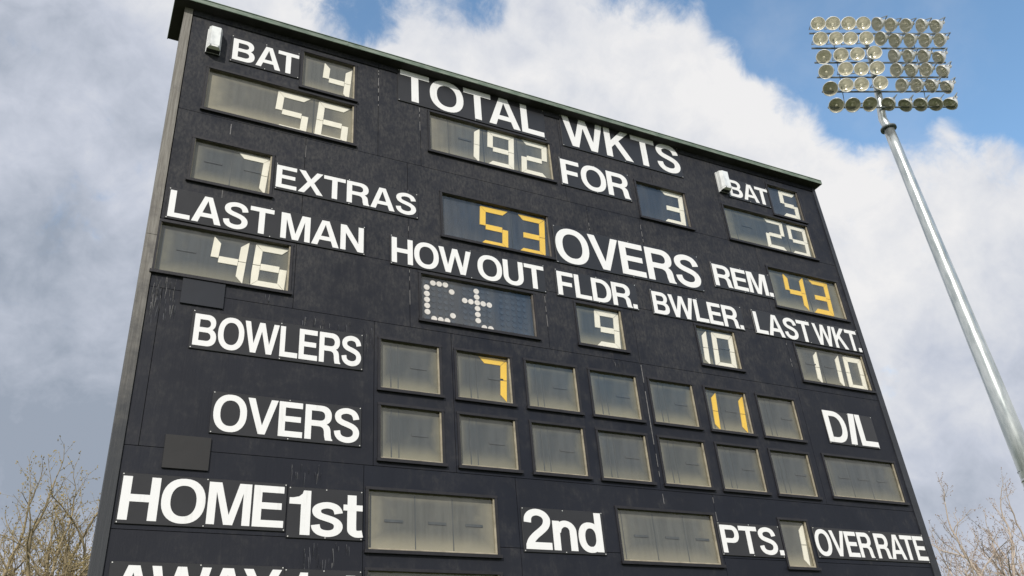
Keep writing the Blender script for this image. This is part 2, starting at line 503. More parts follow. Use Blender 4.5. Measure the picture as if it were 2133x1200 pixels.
def sheet(mb, rect, holes, y0, y1, tone, tones, gap=0.0):
    x0, x1, z0, z1 = rect
    x0 += gap; x1 -= gap; z0 += gap; z1 -= gap
    hs = [h for h in holes if h[0] < x1 and h[1] > x0 and h[2] < z1 and h[3] > z0]
    X = sorted({x0, x1} | {min(max(v, x0), x1) for h in hs for v in h[:2]})
    Z = sorted({z0, z1} | {min(max(v, z0), z1) for h in hs for v in h[2:]})
    solid = {}
    for i in range(len(X) - 1):
        for j in range(len(Z) - 1):
            cx, cz = (X[i] + X[i + 1]) / 2, (Z[j] + Z[j + 1]) / 2
            solid[i, j] = not any(h[0] < cx < h[1] and h[2] < cz < h[3] for h in hs)
    for (i, j), ok in solid.items():
        if not ok: continue
        a, b, c, d = X[i], X[i + 1], Z[j], Z[j + 1]
        mb.face([(a, y0, c), (b, y0, c), (b, y0, d), (a, y0, d)]); tones.append(tone)
        if not solid.get((i - 1, j)): mb.face([(a, y1, c), (a, y0, c), (a, y0, d), (a, y1, d)]); tones.append(tone)
        if not solid.get((i + 1, j)): mb.face([(b, y0, c), (b, y1, c), (b, y1, d), (b, y0, d)]); tones.append(tone)
        if not solid.get((i, j - 1)): mb.face([(a, y1, c), (b, y1, c), (b, y0, c), (a, y0, c)]); tones.append(tone)
        if not solid.get((i, j + 1)): mb.face([(a, y0, d), (b, y0, d), (b, y1, d), (a, y1, d)]); tones.append(tone)
HOLES = [(fx(a, PR) - .012, fx(b, PR) + .012, fz(c, PR) - .012, fz(d, PR) + .012) for a, b, c, d in WIN.values()]
TOPZ = EYE + 7.94
def rows():
    rr = random.Random(4)
    out = []
    spec = ((7.857, 7.94, (.305, 2.49, 5.10, 7.05, 9.70)),
            (6.475, 7.857, (.305, 2.495, 3.03, 5.02, 6.47, 7.62, 9.70)),
            (5.06, 6.475, (.305, 1.66, 2.855, 5.30, 6.12, 8.10, 9.70)),
            (4.29, 5.06, (.305, 1.63, 2.86, 4.53, 5.75, 8.22, 9.70)),
            (2.752, 4.29, (.305, .42, 2.47, 3.32, 5.755, 8.20, 9.70)),
            (2.05, 2.752, (.305, 2.38, 3.96, 6.45, 9.70)),
            (.2, 2.05, (.305, 2.38, 3.96, 6.45, 9.70)),
            (-1.65, .2, (.305, 3.3, 6.5, 9.70)))
    for z0, z1, xs in spec:
        for a, b in zip(xs[:-1], xs[1:]):
            out.append((a, b, EYE + z0, EYE + z1, rr.random()))
    return out
mb = MB(); tones = []
for a, b, c, d, tn in rows():
    trim = c > EYE + 7.8                 # the board under the soffit stands a little proud
    sheet(mb, (a, b, c, d), HOLES, -.010 if trim else 0.0, 0.010, tn, tones, 0.004 if trim else 0.0028)
o = mb.build("boarded_face", M_WALL, board)
at = o.data.attributes.new('tone', 'FLOAT', 'FACE'); at.data.foreach_set('value', tones)
mb = MB(); tones = []
sheet(mb, (.25, 9.72, 0.0, TOPZ), HOLES, 0.012, 0.03, 0, tones)
mb.build("backing_wall", M_SEAM, board)
mb = MB()                                # side and back walls
xr0, xr1 = 9.70, 9.88
mb.face([(.21, .45, 0), (.21, 0.002, 0), (.21, 0.002, TOPZ), (.21, .45, TOPZ)])
mb.face([(xr1, 0.002, 0), (xr1, .45, 0), (xr0, .45, TOPZ), (xr0, 0.002, TOPZ)])
mb.face([(xr1, .45, 0), (.21, .45, 0), (.21, .45, TOPZ), (xr0, .45, TOPZ)])
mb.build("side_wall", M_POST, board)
def slab(mb, quad, y0, y1, mi=0):
    mb.prism([quad], y0, y1, mi)
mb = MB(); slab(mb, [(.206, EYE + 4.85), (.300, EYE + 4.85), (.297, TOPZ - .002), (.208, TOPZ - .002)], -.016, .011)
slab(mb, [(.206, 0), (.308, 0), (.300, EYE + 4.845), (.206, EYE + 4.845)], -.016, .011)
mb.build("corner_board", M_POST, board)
mb = MB(); slab(mb, [(9.735, 0), (9.895, 0), (9.712, TOPZ - .002), (9.650, TOPZ - .002)], -.014, .011)
mb.build("corner_board", M_POSTDARK, board)
mb = MB()                                # thin flat roof with green edging
mb.box(.095, 9.749, -.132, .542, TOPZ, TOPZ + .05, 1)
mb.box(.087, 9.757, -.142, -.132, TOPZ - .003, TOPZ + .056, 0)
mb.box(.087, .095, -.132, .55, TOPZ - .003, TOPZ + .056, 0)
mb.box(9.749, 9.757, -.132, .55, TOPZ - .003, TOPZ + .056, 0)
mb.box(.095, 9.749, -.150, .30, TOPZ + .0565, TOPZ + .064, 0)
for x in (2.05, 4.1, 6.6, 8.3): mb.box(x, x + .012, -.146, -.142, TOPZ - .003, TOPZ + .056, 0)
mb.build("flat_roof", [M_ROOF, M_SOFFIT], board)

# ---- peeling and cracked paint on the boarding, and one lit batten edge
M_PEEL = simple("lifted_paint_curl", (.10, .10, .11), 0.5, 0, 0.5, 30)
M_CHIP = simple("bare_chip_and_lit_edge", (.20, .195, .195), 0.7, 0, 0.4, 30)
def peel(x0, x1, z0, z1, n, seed, bright=4):
    rr = random.Random(seed); mb = MB()
    for i in range(n):
        x = rr.uniform(x0, x1); z = rr.uniform(z0 + .04, z1); ln = rr.uniform(.05, .17) * min(1, (z1 - z0) / .2); wd = rr.uniform(.003, .009)
        lift = rr.uniform(.004, .014); sk = rr.uniform(-.10, .10)
        prev = None
        for k in range(6):
            f = k / 5
            zz = z - ln * f; xx = x + sk * ln * f; w_ = wd * math.sin(math.pi * (.15 + .8 * f)); y = -.0006 - lift * math.sin(math.pi * f)
            cur = ((xx - w_ / 2, y, EYE + zz), (xx + w_ / 2, y * .35, EYE + zz))
            if prev: mb.face([prev[0], cur[0], cur[1], prev[1]], 0 if i % bright else 1)
            prev = cur
    mb.build("peeling_paint", [M_PEEL, M_CHIP], board)["kind"] = "stuff"
peel(.335, .56, 4.08, 4.42, 40, 1, 2); peel(.33, .48, 3.92, 4.20, 10, 8); peel(1.63, 2.24, 4.00, 4.24, 26, 2); peel(2.36, 2.47, 3.98, 4.22, 8, 3); peel(1.70, 1.98, 2.58, 2.74, 12, 4)
peel(1.86, 2.26, 1.78, 2.02, 18, 5); peel(1.30, 1.42, 4.30, 4.42, 4, 6); peel(5.35, 5.62, 4.20, 4.32, 5, 7)
mb = MB(); rr_ = random.Random(9)
for x, za, zb, dens_, w_ in ((.852, 6.28, 6.42, .95, .008), (1.664, 6.16, 6.46, .5, .004), (2.497, 7.20, 7.84, .45, .007), (3.025, 7.02, 7.40, .5, .006), (2.858, 5.40, 6.20, .3, .004), (2.862, 4.56, 5.0, .4, .004),
                             (5.757, 3.28, 4.27, .93, .006), (5.762, 2.60, 3.20, .5, .005), (5.302, 5.9, 6.4, .35, .004), (6.122, 6.1, 6.45, .35, .005), (4.533, 4.45, 5.02, .5, .004), (.98, 7.86, 7.905, 1, .012),  # long first run: lit edge of a raised batten, painted as a pale strip
                             (.845, 5.44, 5.54, .9, .005), (6.452, 2.45, 2.72, .5, .004), (8.222, 4.6, 4.95, .35, .004)):
    z = za
    while z < zb:
        ln = rr_.uniform(.02, .07)
        if rr_.random() < dens_: mb.box(x - w_ / 2, x + w_ / 2, -.0025, .004, EYE + z, EYE + min(z + ln, zb))
        z += ln
mb.build("chipped_paint_lit_edge", M_CHIP, board)["kind"] = "stuff"

# ---- seven-bar digits
SEG = {'0': 'ABCDEF', '1': 'BC', '2': 'ABGED', '3': 'ABGCD', '4': 'FGBC', '5': 'AFGCD', '6': 'AFGECD', '7': 'ABC', '9': 'ABCDFG', 'l': 'EF'}
def digit_mesh(ch, x, zt, w, h, t, y):         # x = left edge at the top, zt = top
    mb = MB()
    mid = zt - h / 2; g_ = .004
    sl = 0.07
    def q(pts):
        mb.prism([[(x + a + sl * (b - h / 2) , zt - h + b) for a, b in pts]], y, y + .008)
    H2 = h / 2
    S_ = {'A': [(g_, h), (t, h - t), (w - t, h - t), (w - g_, h)],
          'D': [(g_, 0), (w - g_, 0), (w - t, t), (t, t)],
          'F': [(0, H2 + g_), (t, H2 + g_), (t, h - t - g_), (0, h - g_)],
          'E': [(0, g_), (t, t + g_), (t, H2 - g_), (0, H2 - g_)],
          'B': [(w - t, H2 + g_), (w, H2 + g_), (w, h - g_), (w - t, h - t - g_)],
          'C': [(w - t, t + g_), (w, g_), (w, H2 - g_), (w - t, H2 - g_)],
          'G': [(t + g_, H2 - t * .5 - .012), (w - t - g_, H2 - t * .5 - .012), (w - t - g_, H2 + t * .5 - .012), (t + g_, H2 + t * .5 - .012)]}
    for k in SEG[ch]: q(S_[k])
    return mb
DIGY = 0.040
def ap(v): return v * (1 + DIGY / D)            # measured on the face -> at the depth of the digits

SMALL = (.338, .496, .073); LARGE = (.372, .560, .074)
# window: (label, back material, [(char, x left of box, z top, size, colour)], spare cells as (x0, x1) of the closed middle bar)
C_, Y_ = M_CREAM, M_YELLOW
DISP = {
 'bat4': ("display window showing a white 4 beside the upper left BAT sign", M_BACKCREAM, [('4', 1.790, 7.700, SMALL, C_)], []),
 'b56': ("wide display window showing white 56", M_BACKCREAM, [('5', 1.278, 7.070, LARGE, C_), ('6', 1.744, 7.070, LARGE, C_)], []),
 'ex7': ("display window showing a white 7 left of EXTRAS", M_BACK, [('7', .928, 6.062, (.330, .470, .064), C_)], [.72, 1.12]),
 't192': ("wide display window showing white 192", M_BACKCREAM, [('1', 3.427, 7.312, LARGE, C_), ('9', 3.912, 7.322, LARGE, C_), ('2', 4.394, 7.322, LARGE, C_)], [3.62]),
 'for3': ("dark display window showing a white 3", M_BACKCLEAN, [('3', 6.538, 7.080, LARGE, C_)], []),
 'bat5': ("dark display window showing a white 5", M_BACKCLEAN, [('5', 8.860, 7.690, SMALL, C_)], []),
 'b29': ("display window showing white 29", M_BACK, [('2', 8.381, 7.050, (.355, .52, .062), C_), ('9', 8.830, 7.035, (.355, .52, .062), C_)], [8.05]),
 'ov53': ("dark display window showing amber 53", M_BACKCLEAN, [('5', 3.732, 6.090, LARGE, Y_), ('3', 4.234, 6.092, LARGE, Y_)], []),
 'rem43': ("display window showing amber 43", M_BACK, [('4', 8.469, 6.115, LARGE, Y_), ('3', 8.940, 6.110, LARGE, Y_)], []),
 'lm46': ("wide display window showing white 46", M_BACK, [('4', .786, 4.968, SMALL, C_), ('6', 1.190, 4.964, SMALL, C_)], [.58]),
 'f9': ("display window showing a white 9", M_BACK, [('9', 5.163, 4.925, SMALL, C_)], []),
 'b10': ("display window showing white 10", M_BACK, [('1', 6.488, 4.910, SMALL, C_), ('0', 6.911, 4.910, SMALL, C_)], [7.11]),
 'w110': ("wide display window showing white 110", M_BACK, [('1', 8.368, 4.905, SMALL, C_), ('1', 8.770, 4.905, SMALL, C_), ('0', 9.198, 4.905, SMALL, C_)], [8.58, 8.92]),
 'r1_2': ("small display window showing an amber 7", M_BACK, [('7', 3.592, 4.066, SMALL, Y_)], [3.82]),
 'r1_6': ("small display window showing amber 11", M_BACK, [('1', 6.434, 4.048, SMALL, Y_), ('1', 6.855, 4.056, SMALL, Y_)], [7.0]),
 'pts1': ("narrow display window showing a white 1", M_BACKCREAM, [('1', 7.343, 2.490, SMALL, C_)], []),
 'h1': ("long blank display window beside HOME 1st", M_BACKCREAM, [], [2.67, 3.10, 3.48]),
 'h2': ("long blank display window beside 2nd", M_BACKCREAM, [], [5.40, 5.80, 6.20]),
 'a1': ("long blank display window beside AWAY", M_BACKCREAM, [], [2.67, 3.10, 3.48]),
 'a2': ("long blank display window below the 2nd innings window", M_BACKCREAM, [], [5.40, 5.80, 6.20]),
 'dl': ("blank display window under D/L", M_BACK, [], [8.62, 8.95, 9.28]),
 'ct': ("dark dot matrix window reading Ct", M_BACKCLEAN, [], []),
}
for key, (a, b, c, d) in WIN.items():
    x0, x1, z0, z1 = fx(a, PR), fx(b, PR), fz(c, PR), fz(d, PR)
    cx, cz = (x0 + x1) / 2, (z0 + z1) / 2
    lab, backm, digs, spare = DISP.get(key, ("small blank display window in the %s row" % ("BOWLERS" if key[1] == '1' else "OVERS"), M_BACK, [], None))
    YB = 0.048
    # recess: back panel and reveals, the left and top ones coloured darker for their shade
    mb = MB()
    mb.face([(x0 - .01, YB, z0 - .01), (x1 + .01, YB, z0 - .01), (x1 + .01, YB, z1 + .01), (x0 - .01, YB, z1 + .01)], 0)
    e = .008
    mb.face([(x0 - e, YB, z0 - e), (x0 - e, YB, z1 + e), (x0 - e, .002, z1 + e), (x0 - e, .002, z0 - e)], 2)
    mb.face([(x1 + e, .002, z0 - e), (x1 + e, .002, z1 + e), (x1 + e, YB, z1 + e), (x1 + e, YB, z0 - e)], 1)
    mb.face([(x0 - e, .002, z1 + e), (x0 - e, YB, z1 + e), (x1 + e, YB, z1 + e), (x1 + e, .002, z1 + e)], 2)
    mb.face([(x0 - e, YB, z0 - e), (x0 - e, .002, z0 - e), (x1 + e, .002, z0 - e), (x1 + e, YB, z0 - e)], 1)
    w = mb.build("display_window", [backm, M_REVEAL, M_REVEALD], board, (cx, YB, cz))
    w['label'] = lab
    # dark battens round the opening with a thin bead inside
    mb = MB(); q = .026
    mb.box(x0 - q, x0, -.012, .0, z0, z1)
    mb.box(x1, x1 + q, -.012, .0, z0, z1)
    mb.box(x0 - q - .004, x1 + q + .004, -.014, .0, z1, z1 + q)
    mb.box(x0 - q - .012, x1 + q + .012, -PR - .012, .0, z0 - q * 1.2, z0)
    mb.build("window_frame", M_FRAME, w)
    mb = MB(); q = .014
    mb.box(x1 - q, x1 + .006, .001, .016, z0, z1)
    mb.box(x0 - .006, x1 - q, .001, .016, z0 - .004, z0 + q * 1.5)
    mb.box(x0 - .006, x0 + q * .6, .001, .016, z0 + q * 1.5, z1)
    mb.build("glazing_bead", M_REVEAL if backm is not M_BACKCLEAN else M_REVEALD, w)
    mb = MB(); mb.face([(x0 - .005, .020, z0 - .005), (x1 + .005, .020, z0 - .005), (x1 + .005, .020, z1 + .005), (x0 - .005, .020, z1 + .005)])
    mb.build("glass_pane", M_GLASS, w)
    for ch, dx, dz, (dw, dh, dt), dm in digs:
        k = 1 + DIGY / D
        digit_mesh(ch, dx * k + .02, EYE + dz * k, dw * k, dh * k, dt * k, DIGY).build("digit", dm, w)
    # closed shutters of the empty cells
    mb = MB()
    if spare is None: spare = [a + .40]
    for sx_ in spare:
        s = ap(sx_); zz = EYE + ap((c + d) / 2 - .01)
        mb.box(s - .09, s + .09, DIGY, DIGY + .006, zz - .012, zz + .012)
        mb.box(s - .224, s - .216, DIGY + .004, DIGY + .007, z0, z1 - .02, 1)
        if key[0] == 'r': mb.box(s - .302, s - .292, DIGY + .004, DIGY + .007, z0, z1 - .02, 1)
    if len(digs) > 1:
        for dd in digs[:-1]:
            s = ap(dd[1] + dd[3][0]) + .075
            mb.box(s - .004, s + .004, DIGY, DIGY + .006, z0, z1 - .02)
    if mb.f: mb.build("closed_shutter", [M_SHUT, M_SLOT], w)
    if key == 'ct':
        k = 1 + DIGY / D
        pc = [(3.058, 4.815), (3.058, 4.735), (3.058, 4.661), (3.058, 4.587), (3.060, 4.510), (3.133, 4.882), (3.206, 4.884), (3.279, 4.887), (3.352, 4.810),
              (3.355, 4.512), (3.135, 4.437), (3.211, 4.437), (3.287, 4.437)]
        pt = [(3.652, 4.876), (3.654, 4.803), (3.656, 4.730), (3.656, 4.656), (3.655, 4.580), (3.655, 4.504), (3.505, 4.730), (3.579, 4.729), (3.729, 4.729),
              (3.804, 4.727), (3.726, 4.427), (3.804, 4.427)]
        def discs(pts, r, y):
            mb = MB()
            for px_, pz_ in pts:
                px_, pz_ = px_ * k, EYE + pz_ * k
                mb.prism([[(px_ + r * math.cos(2 * math.pi * i / 18), pz_ + r * math.sin(2 * math.pi * i / 18)) for i in range(18)]], y, y + .006)
            return mb
        discs(pc, .0335, DIGY).build("dot_letter", M_DOT, w)
        discs(pt, .0335, DIGY).build("dot_letter", M_DOT, w)
        off = []
        for x_start in (3.058, 3.505, 3.955):
            for i in range(5):
                for j in range(7):
                    q_ = (x_start + i * .0742, 4.885 - j * .0745)
                    if min((q_[0] - p_[0]) ** 2 + (q_[1] - p_[1]) ** 2 for p_ in pc + pt) > .03 ** 2: off.append(q_)
        discs(off, .024, DIGY + .003).build("unlit_disc", M_DOTOFF, w)

# ------------------------------------------------------------------ lettering, drawn as outlines one cap height tall
SV, SH = .205, .165
def ell(cx, cy, rx, ry, a0, a1, n=18, p=2.25):
    out = []
    for i in range(n + 1):
        t = rad(a0 + (a1 - a0) * i / n)
        c, s = math.cos(t), math.sin(t)
        out.append((cx + rx * math.copysign(abs(c) ** (2 / p), c), cy + ry * math.copysign(abs(s) ** (2 / p), s)))
    return out
def ring(cx, cy, rx, ry, n=36): return ell(cx, cy, rx, ry, 0, 360, n)[:-1]
def spline(P, n=6):
    out = []
    for i in range(len(P) - 1):
        p0, p1, p2, p3 = P[max(i - 1, 0)], P[i], P[i + 1], P[min(i + 2, len(P) - 1)]
        for k in range(n):
            t = k / n
            out.append(tuple(.5 * (2 * p1[j] + (p2[j] - p0[j]) * t + (2 * p0[j] - 5 * p1[j] + 4 * p2[j] - p3[j]) * t * t + (3 * p1[j] - p0[j] - 3 * p2[j] + p3[j]) * t ** 3) for j in (0, 1)))
    return out + [P[-1]]
def stroke(P, a=SV / 2, b=SH / 2, n=6):
    L = spline(P, n); l, r = [], []
    for i, p in enumerate(L):
        q0, q1 = L[max(i - 1, 0)], L[min(i + 1, len(L) - 1)]
        dx, dy = q1[0] - q0[0], q1[1] - q0[1]
        k = math.hypot(dx, dy) or 1
        nx, ny = -dy / k, dx / k
        l.append((p[0] + nx * a, p[1] + ny * b)); r.append((p[0] - nx * a, p[1] - ny * b))
    return l + r[::-1]
SPATH = [(.735, .69), (.70, .80), (.61, .89), (.43, .930), (.25, .895), (.145, .82), (.125, .725), (.165, .635), (.27, .575), (.44, .525), (.60, .47), (.70, .395), (.735, .295), (.70, .185), (.60, .105), (.43, .070), (.24, .105), (.135, .195), (.10, .32)]
def G(ch):                      # -> (width, [part]) with part = [outline, hole, hole ...]
    v, h = SV, SH
    if ch == 'A': return .98, [[[(0, 0), (.215, 0), (.285, .215), (.695, .215), (.765, 0), (.98, 0), (.62, 1), (.36, 1)], [(.335, .37), (.49, .845), (.645, .37)]]]
    if ch == 'B': return .86, [[[(0, 0)] + ell(.50, .285, .36, .285, -90, 62) + ell(.48, .745, .325, .255, -52, 90) + [(0, 1)],
                               [(v, h), (v, .43)] + ell(.47, .2975, .18, .1325, 90, -90, 12)[0:] , [(v, .585), (v, 1 - h)] + ell(.46, .71, .155, .125, 90, -90, 12)]]
    if ch == 'D': return .88, [[[(0, 0)] + ell(.38, .5, .50, .5, -90, 90, 26) + [(0, 1)], [(v, h), (v, 1 - h)] + ell(.37, .5, .50 - v + .01, .5 - h, 90, -90, 22)]]
    if ch == 'E': return .76, [[[(0, 0), (.76, 0), (.76, h), (v, h), (v, .43), (.70, .43), (.70, .59), (v, .59), (v, 1 - h), (.745, 1 - h), (.745, 1), (0, 1)]]]
    if ch == 'F': return .72, [[[(0, 0), (v, 0), (v, .40), (.64, .40), (.64, .565), (v, .565), (v, 1 - h), (.72, 1 - h), (.72, 1), (0, 1)]]]
    if ch == 'H': return .84, [[[(0, 0), (v, 0), (v, .42), (.84 - v, .42), (.84 - v, 0), (.84, 0), (.84, 1), (.84 - v, 1), (.84 - v, .59), (v, .59), (v, 1), (0, 1)]]]
    if ch == 'K': return .92, [[[(0, 0), (v, 0), (v, .34), (.34, .48), (.66, 0), (.92, 0), (.48, .625), (.87, 1), (.605, 1), (v, .585), (v, 1), (0, 1)]]]
    if ch == 'L': return .72, [[[(0, 0), (.72, 0), (.72, h), (v, h), (v, 1), (0, 1)]]]
    if ch == 'M': return 1.02, [[[(0, 0), (.19, 0), (.19, .77), (.405, 0), (.615, 0), (.83, .77), (.83, 0), (1.02, 0), (1.02, 1), (.725, 1), (.51, .235), (.295, 1), (0, 1)]]]
    if ch == 'N': return .85, [[[(0, 0), (.19, 0), (.19, .69), (.635, 0), (.85, 0), (.85, 1), (.66, 1), (.66, .31), (.215, 1), (0, 1)]]]
    if ch == 'O': return 1.0, [[ring(.5, .5, .5, .525), ring(.5, .5, .5 - v, .525 - h)[::-1]]]
    if ch == 'P': return .82, [[[(0, 0), (v, 0), (v, .36), (.48, .36)] + ell(.49, .68, .33, .32, -90, 90) + [(0, 1)], [(v, .36 + h), (v, 1 - h)] + ell(.47, .68, .155, .155, 90, -90, 14)]]
    if ch == 'R': return .90, [[[(0, 0), (v, 0), (v, .39), (.44, .39)] + spline([(.50, .385), (.585, .34), (.62, .25), (.63, .13), (.665, 0)], 4) + [(.90, 0), (.90, .03)] +
                               spline([(.865, .06), (.845, .16), (.83, .30), (.79, .40), (.70, .465)], 4) + ell(.52, .715, .34, .285, -48, 90) + [(0, 1)],
                               [(v, .39 + h), (v, 1 - h)] + ell(.48, .695, .165, .14, 90, -90, 14)]]
    if ch == 'S': return .845, [[stroke(SPATH)]]
    if ch == 'T': return .84, [[[(.3175, 0), (.5225, 0), (.5225, 1 - h), (.84, 1 - h), (.84, 1), (0, 1), (0, 1 - h), (.3175, 1 - h)]]]
    if ch == 'U': return .84, [[[(0, 1)] + ell(.42, .37, .42, .395, 180, 360, 22) + [(.84, 1), (.84 - v, 1)] + ell(.42, .37, .42 - v, .395 - h, 360, 180, 18) + [(v, 1)]]]
    if ch == 'V': return .94, [[[(.365, 0), (.575, 0), (.94, 1), (.725, 1), (.472, .245), (.215, 1), (0, 1)]]]
    if ch == 'W': return 1.36, [[[(.265, 0), (.475, 0), (.68, .72), (.885, 0), (1.095, 0), (1.36, 1), (1.15, 1), (.988, .30), (.785, 1), (.575, 1), (.372, .30), (.21, 1), (0, 1)]]]
    if ch == 'X': return .94, [[[(0, 0), (.235, 0), (.47, .365), (.705, 0), (.94, 0), (.595, .515), (.925, 1), (.695, 1), (.475, .655), (.255, 1), (.015, 1), (.345, .51)]]]
    if ch == 'Y': return .94, [[[(.3675, 0), (.5725, 0), (.5725, .375), (.94, 1), (.705, 1), (.47, .565), (.235, 1), (0, 1), (.3675, .375)]]]
    if ch == '1': return .46, [[[(.25, 0), (.46, 0), (.46, 1), (.30, 1), (.275, .92), (.20, .855), (.08, .825), (0, .822), (0, .68), (.25, .68)]]]
    if ch == '2': return .76, [[stroke([(.105, .66), (.125, .79), (.215, .885), (.38, .925), (.55, .88), (.645, .78), (.65, .67), (.59, .56), (.46, .45), (.31, .34), (.19, .22), (.13, .10)])],
                               [[(.02, 0), (.76, 0), (.76, h + .01), (.15, h + .01), (.03, .13)]]]
    if ch == 's': return .66, [[stroke([(x * .79 - .0, y * .745 + (.0 if y < .5 else .0)) for x, y in SPATH], .095, .072)]]
    if ch == 't': return .43, [[stroke([(.19, .96), (.19, .60), (.19, .24), (.205, .13), (.28, .078), (.36, .075), (.43, .085)], .1, .078)], [[(0, .60), (.43, .60), (.43, .735), (0, .735)]]]
    if ch == 'n': return .69, [[[(0, 0), (.2, 0), (.2, .735), (0, .735)]], [stroke([(.13, .46), (.17, .565), (.26, .645), (.375, .672), (.50, .635), (.578, .54), (.59, .42), (.59, .20), (.59, 0)], .1, .08)]]
    if ch == 'd': return .72, [[ring(.345, .36, .345, .385), ring(.36, .36, .165, .235)[::-1]], [[(.52, 0), (.72, 0), (.72, 1), (.52, 1)]]]
    if ch == '.': return .20, [[[(0, 0), (.20, 0), (.20, .185), (0, .185)]]]
    if ch == '/': return .40, [[[(0, 0), (.23, 0), (.40, 1), (.17, 1)]]]
KERN = {'AT': -.17, 'TA': -.14, 'LA': -.0, 'AW': -.15, 'WA': -.15, 'AY': -.17, 'OV': -.05, 'VE': -.02, 'LT': -.1, 'RT': -.03, 'KT': -.03, 'LW': -.05, 'XT': -.03, 'OW': -.05, 'OT': -.04, 'TO': -.04, 'RA': -.02, 'AS': -.0, 'TE': -.0,
        'WL': .0, 'BW': -.02, 'T.': -.14, 'R.': -.02, 'ST': .0, 'TS': -.02, 'PT': -.02, 'DI': 0, 'AV': -.1, '1s': -.02, 'st': -.03, 'RS': -.01, 'ER': .02}
GAP = .055
def layout(word):
    x, out = 0.0, []
    for i, ch in enumerate(word):
        if i: x += GAP + KERN.get(word[i - 1] + ch, 0)
        w, parts = G(ch); out.append((x, parts)); x += w
    return x, out
SPR = 0.014
def sign(label, words, zb, zt, pad=(.022, .022, .030, .030), tilt=0.0, mat=M_PANEL, extra=None):
    """words = [(text, x0, x1)] measured on the face; zb/zt = base line and cap line"""
    p = SPR + .002
    xs = [fx(w[1], p) for w in words] + [fx(w[2], p) for w in words]
    X0, X1, Z0, Z1 = min(xs) - pad[0], max(xs) + pad[1], fz(zb, p) - pad[2], fz(zt, p) + pad[3]
    cx, cz = (X0 + X1) / 2, (Z0 + Z1) / 2
    root = empty("letter_sign", (cx, -.001, cz))
    tag(root, label, "sign", "lettered signs on the scoreboard")
    mb = MB()
    b = .003
    # bevelled board
    y0, y1 = -SPR, -.0015
    mb.box(X0, X1, y0 + b, y1, Z0, Z1, 0, 'f')
    mb.face([(X0 + b, y0, Z0 + b), (X1 - b, y0, Z0 + b), (X1 - b, y0, Z1 - b), (X0 + b, y0, Z1 - b)])
    mb.face([(X0, y0 + b, Z0), (X1, y0 + b, Z0), (X1 - b, y0, Z0 + b), (X0 + b, y0, Z0 + b)])
    mb.face([(X0 + b, y0, Z1 - b), (X1 - b, y0, Z1 - b), (X1, y0 + b, Z1), (X0, y0 + b, Z1)])
    mb.face([(X0, y0 + b, Z0), (X0 + b, y0, Z0 + b), (X0 + b, y0, Z1 - b), (X0, y0 + b, Z1)])
    mb.face([(X1 - b, y0, Z0 + b), (X1, y0 + b, Z0), (X1, y0 + b, Z1), (X1 - b, y0, Z1 - b)])
    mb.build("backing_board", mat, root)
    for text, a, bb in words:
        a, bb = fx(a, p), fx(bb, p)
        z0, z1 = fz(zb, p), fz(zt, p)
        wd, lay = layout(text)
        sx, sz = (bb - a) / wd, z1 - z0
        for i, (ox, parts) in enumerate(lay):
            mb = MB()
            for n, loops in enumerate(parts):
                yy = -SPR - .0032 - .0007 * n - .0004 * (i % 3)
                mb.prism([[(a + (ox + x) * sx, z0 + y * sz) for x, y in lp] for lp in loops], yy, -SPR - .0005)
            mb.build("letter", M_WHITE, root)
    mb = MB()                                # screw heads
    for sx_ in (X0 + .014, cx, X1 - .014):
        for sz_ in (Z0 + .012, Z1 - .012):
            mb.prism([[(sx_ + .0055 * math.cos(k * 1.0472), sz_ + .0055 * math.sin(k * 1.0472)) for k in range(6)]], -SPR - .002, -SPR + .001)
    mb.build("screw_head", M_ALU, root)
    if tilt: root.rotation_euler = (0, rad(-tilt), 0)
    return root
L = "white %s lettering on a charcoal board, "
sign("white BAT lettering between the left lamp and the small window showing 4", [("BAT", .772, 1.521)], 7.366, 7.690, (.025, .010, .035, .045), 0.4)
sign("large white TOTAL lettering above the window showing 192", [("TOTAL", 2.778, 4.795)], 7.462, 7.944, (.03, .03, .035, .0))
sign("large white WKTS lettering under the roof edge", [("WKTS", 5.100, 7.038)], 7.452, 7.958, (.03, .02, .035, .0))
sign("white EXTRAS lettering right of the window showing 7", [("EXTRAS", 1.368, 2.954)], 5.727, 6.020, (.012, .025, .028, .03))
sign("white LAST MAN lettering above the window showing 46", [("LAST", .360, 1.380), ("MAN", 1.455, 2.341)], 5.096, 5.414, (.02, .02, .024, .03))
sign("white HOW OUT lettering above the dot window", [("HOW", 2.659, 3.609), ("OUT", 3.688, 4.553)], 5.060, 5.385, (.016, .016, .027, .03))
sign("large white OVERS lettering right of the amber 53", [("OVERS", 4.770, 6.969)], 5.538, 6.030, (.012, .02, .03, .03), 0.3)
sign("white FOR lettering below WKTS", [("FOR", 4.988, 6.046)], 6.765, 7.166, (.02, .02, .03, .03))
sign("white BAT lettering beside the right lamp and the window showing 5", [("BAT", 7.880, 8.648)], 7.322, 7.628, (.02, .006, .03, .03), -0.3)
sign("white REM. lettering left of the amber 43", [("REM.", 7.213, 8.226)], 5.664, 6.002, (.02, .0, .03, .03))
sign("white FLDR. lettering above the window showing 9", [("FLDR.", 4.731, 5.854)], 5.046, 5.373, (.02, .02, .018, .03))
sign("white BWLER. lettering above the window showing 10", [("BWLER.", 6.104, 7.531)], 5.038, 5.358, (.02, .02, .014, .03))
sign("white LAST WKT. lettering above the window showing 110", [("LAST", 7.748, 8.747), ("WKT.", 8.806, 9.666)], 5.032, 5.358, (.02, .012, .010, .03))
sign("white BOWLERS lettering left of the upper row of small windows", [("BOWLERS", .738, 2.336)], 3.752, 4.078, (.025, .02, .035, .04))
sign("white OVERS lettering left of the lower row of small windows", [("OVERS", .990, 2.330)], 2.954, 3.294, (.02, .02, .03, .03))
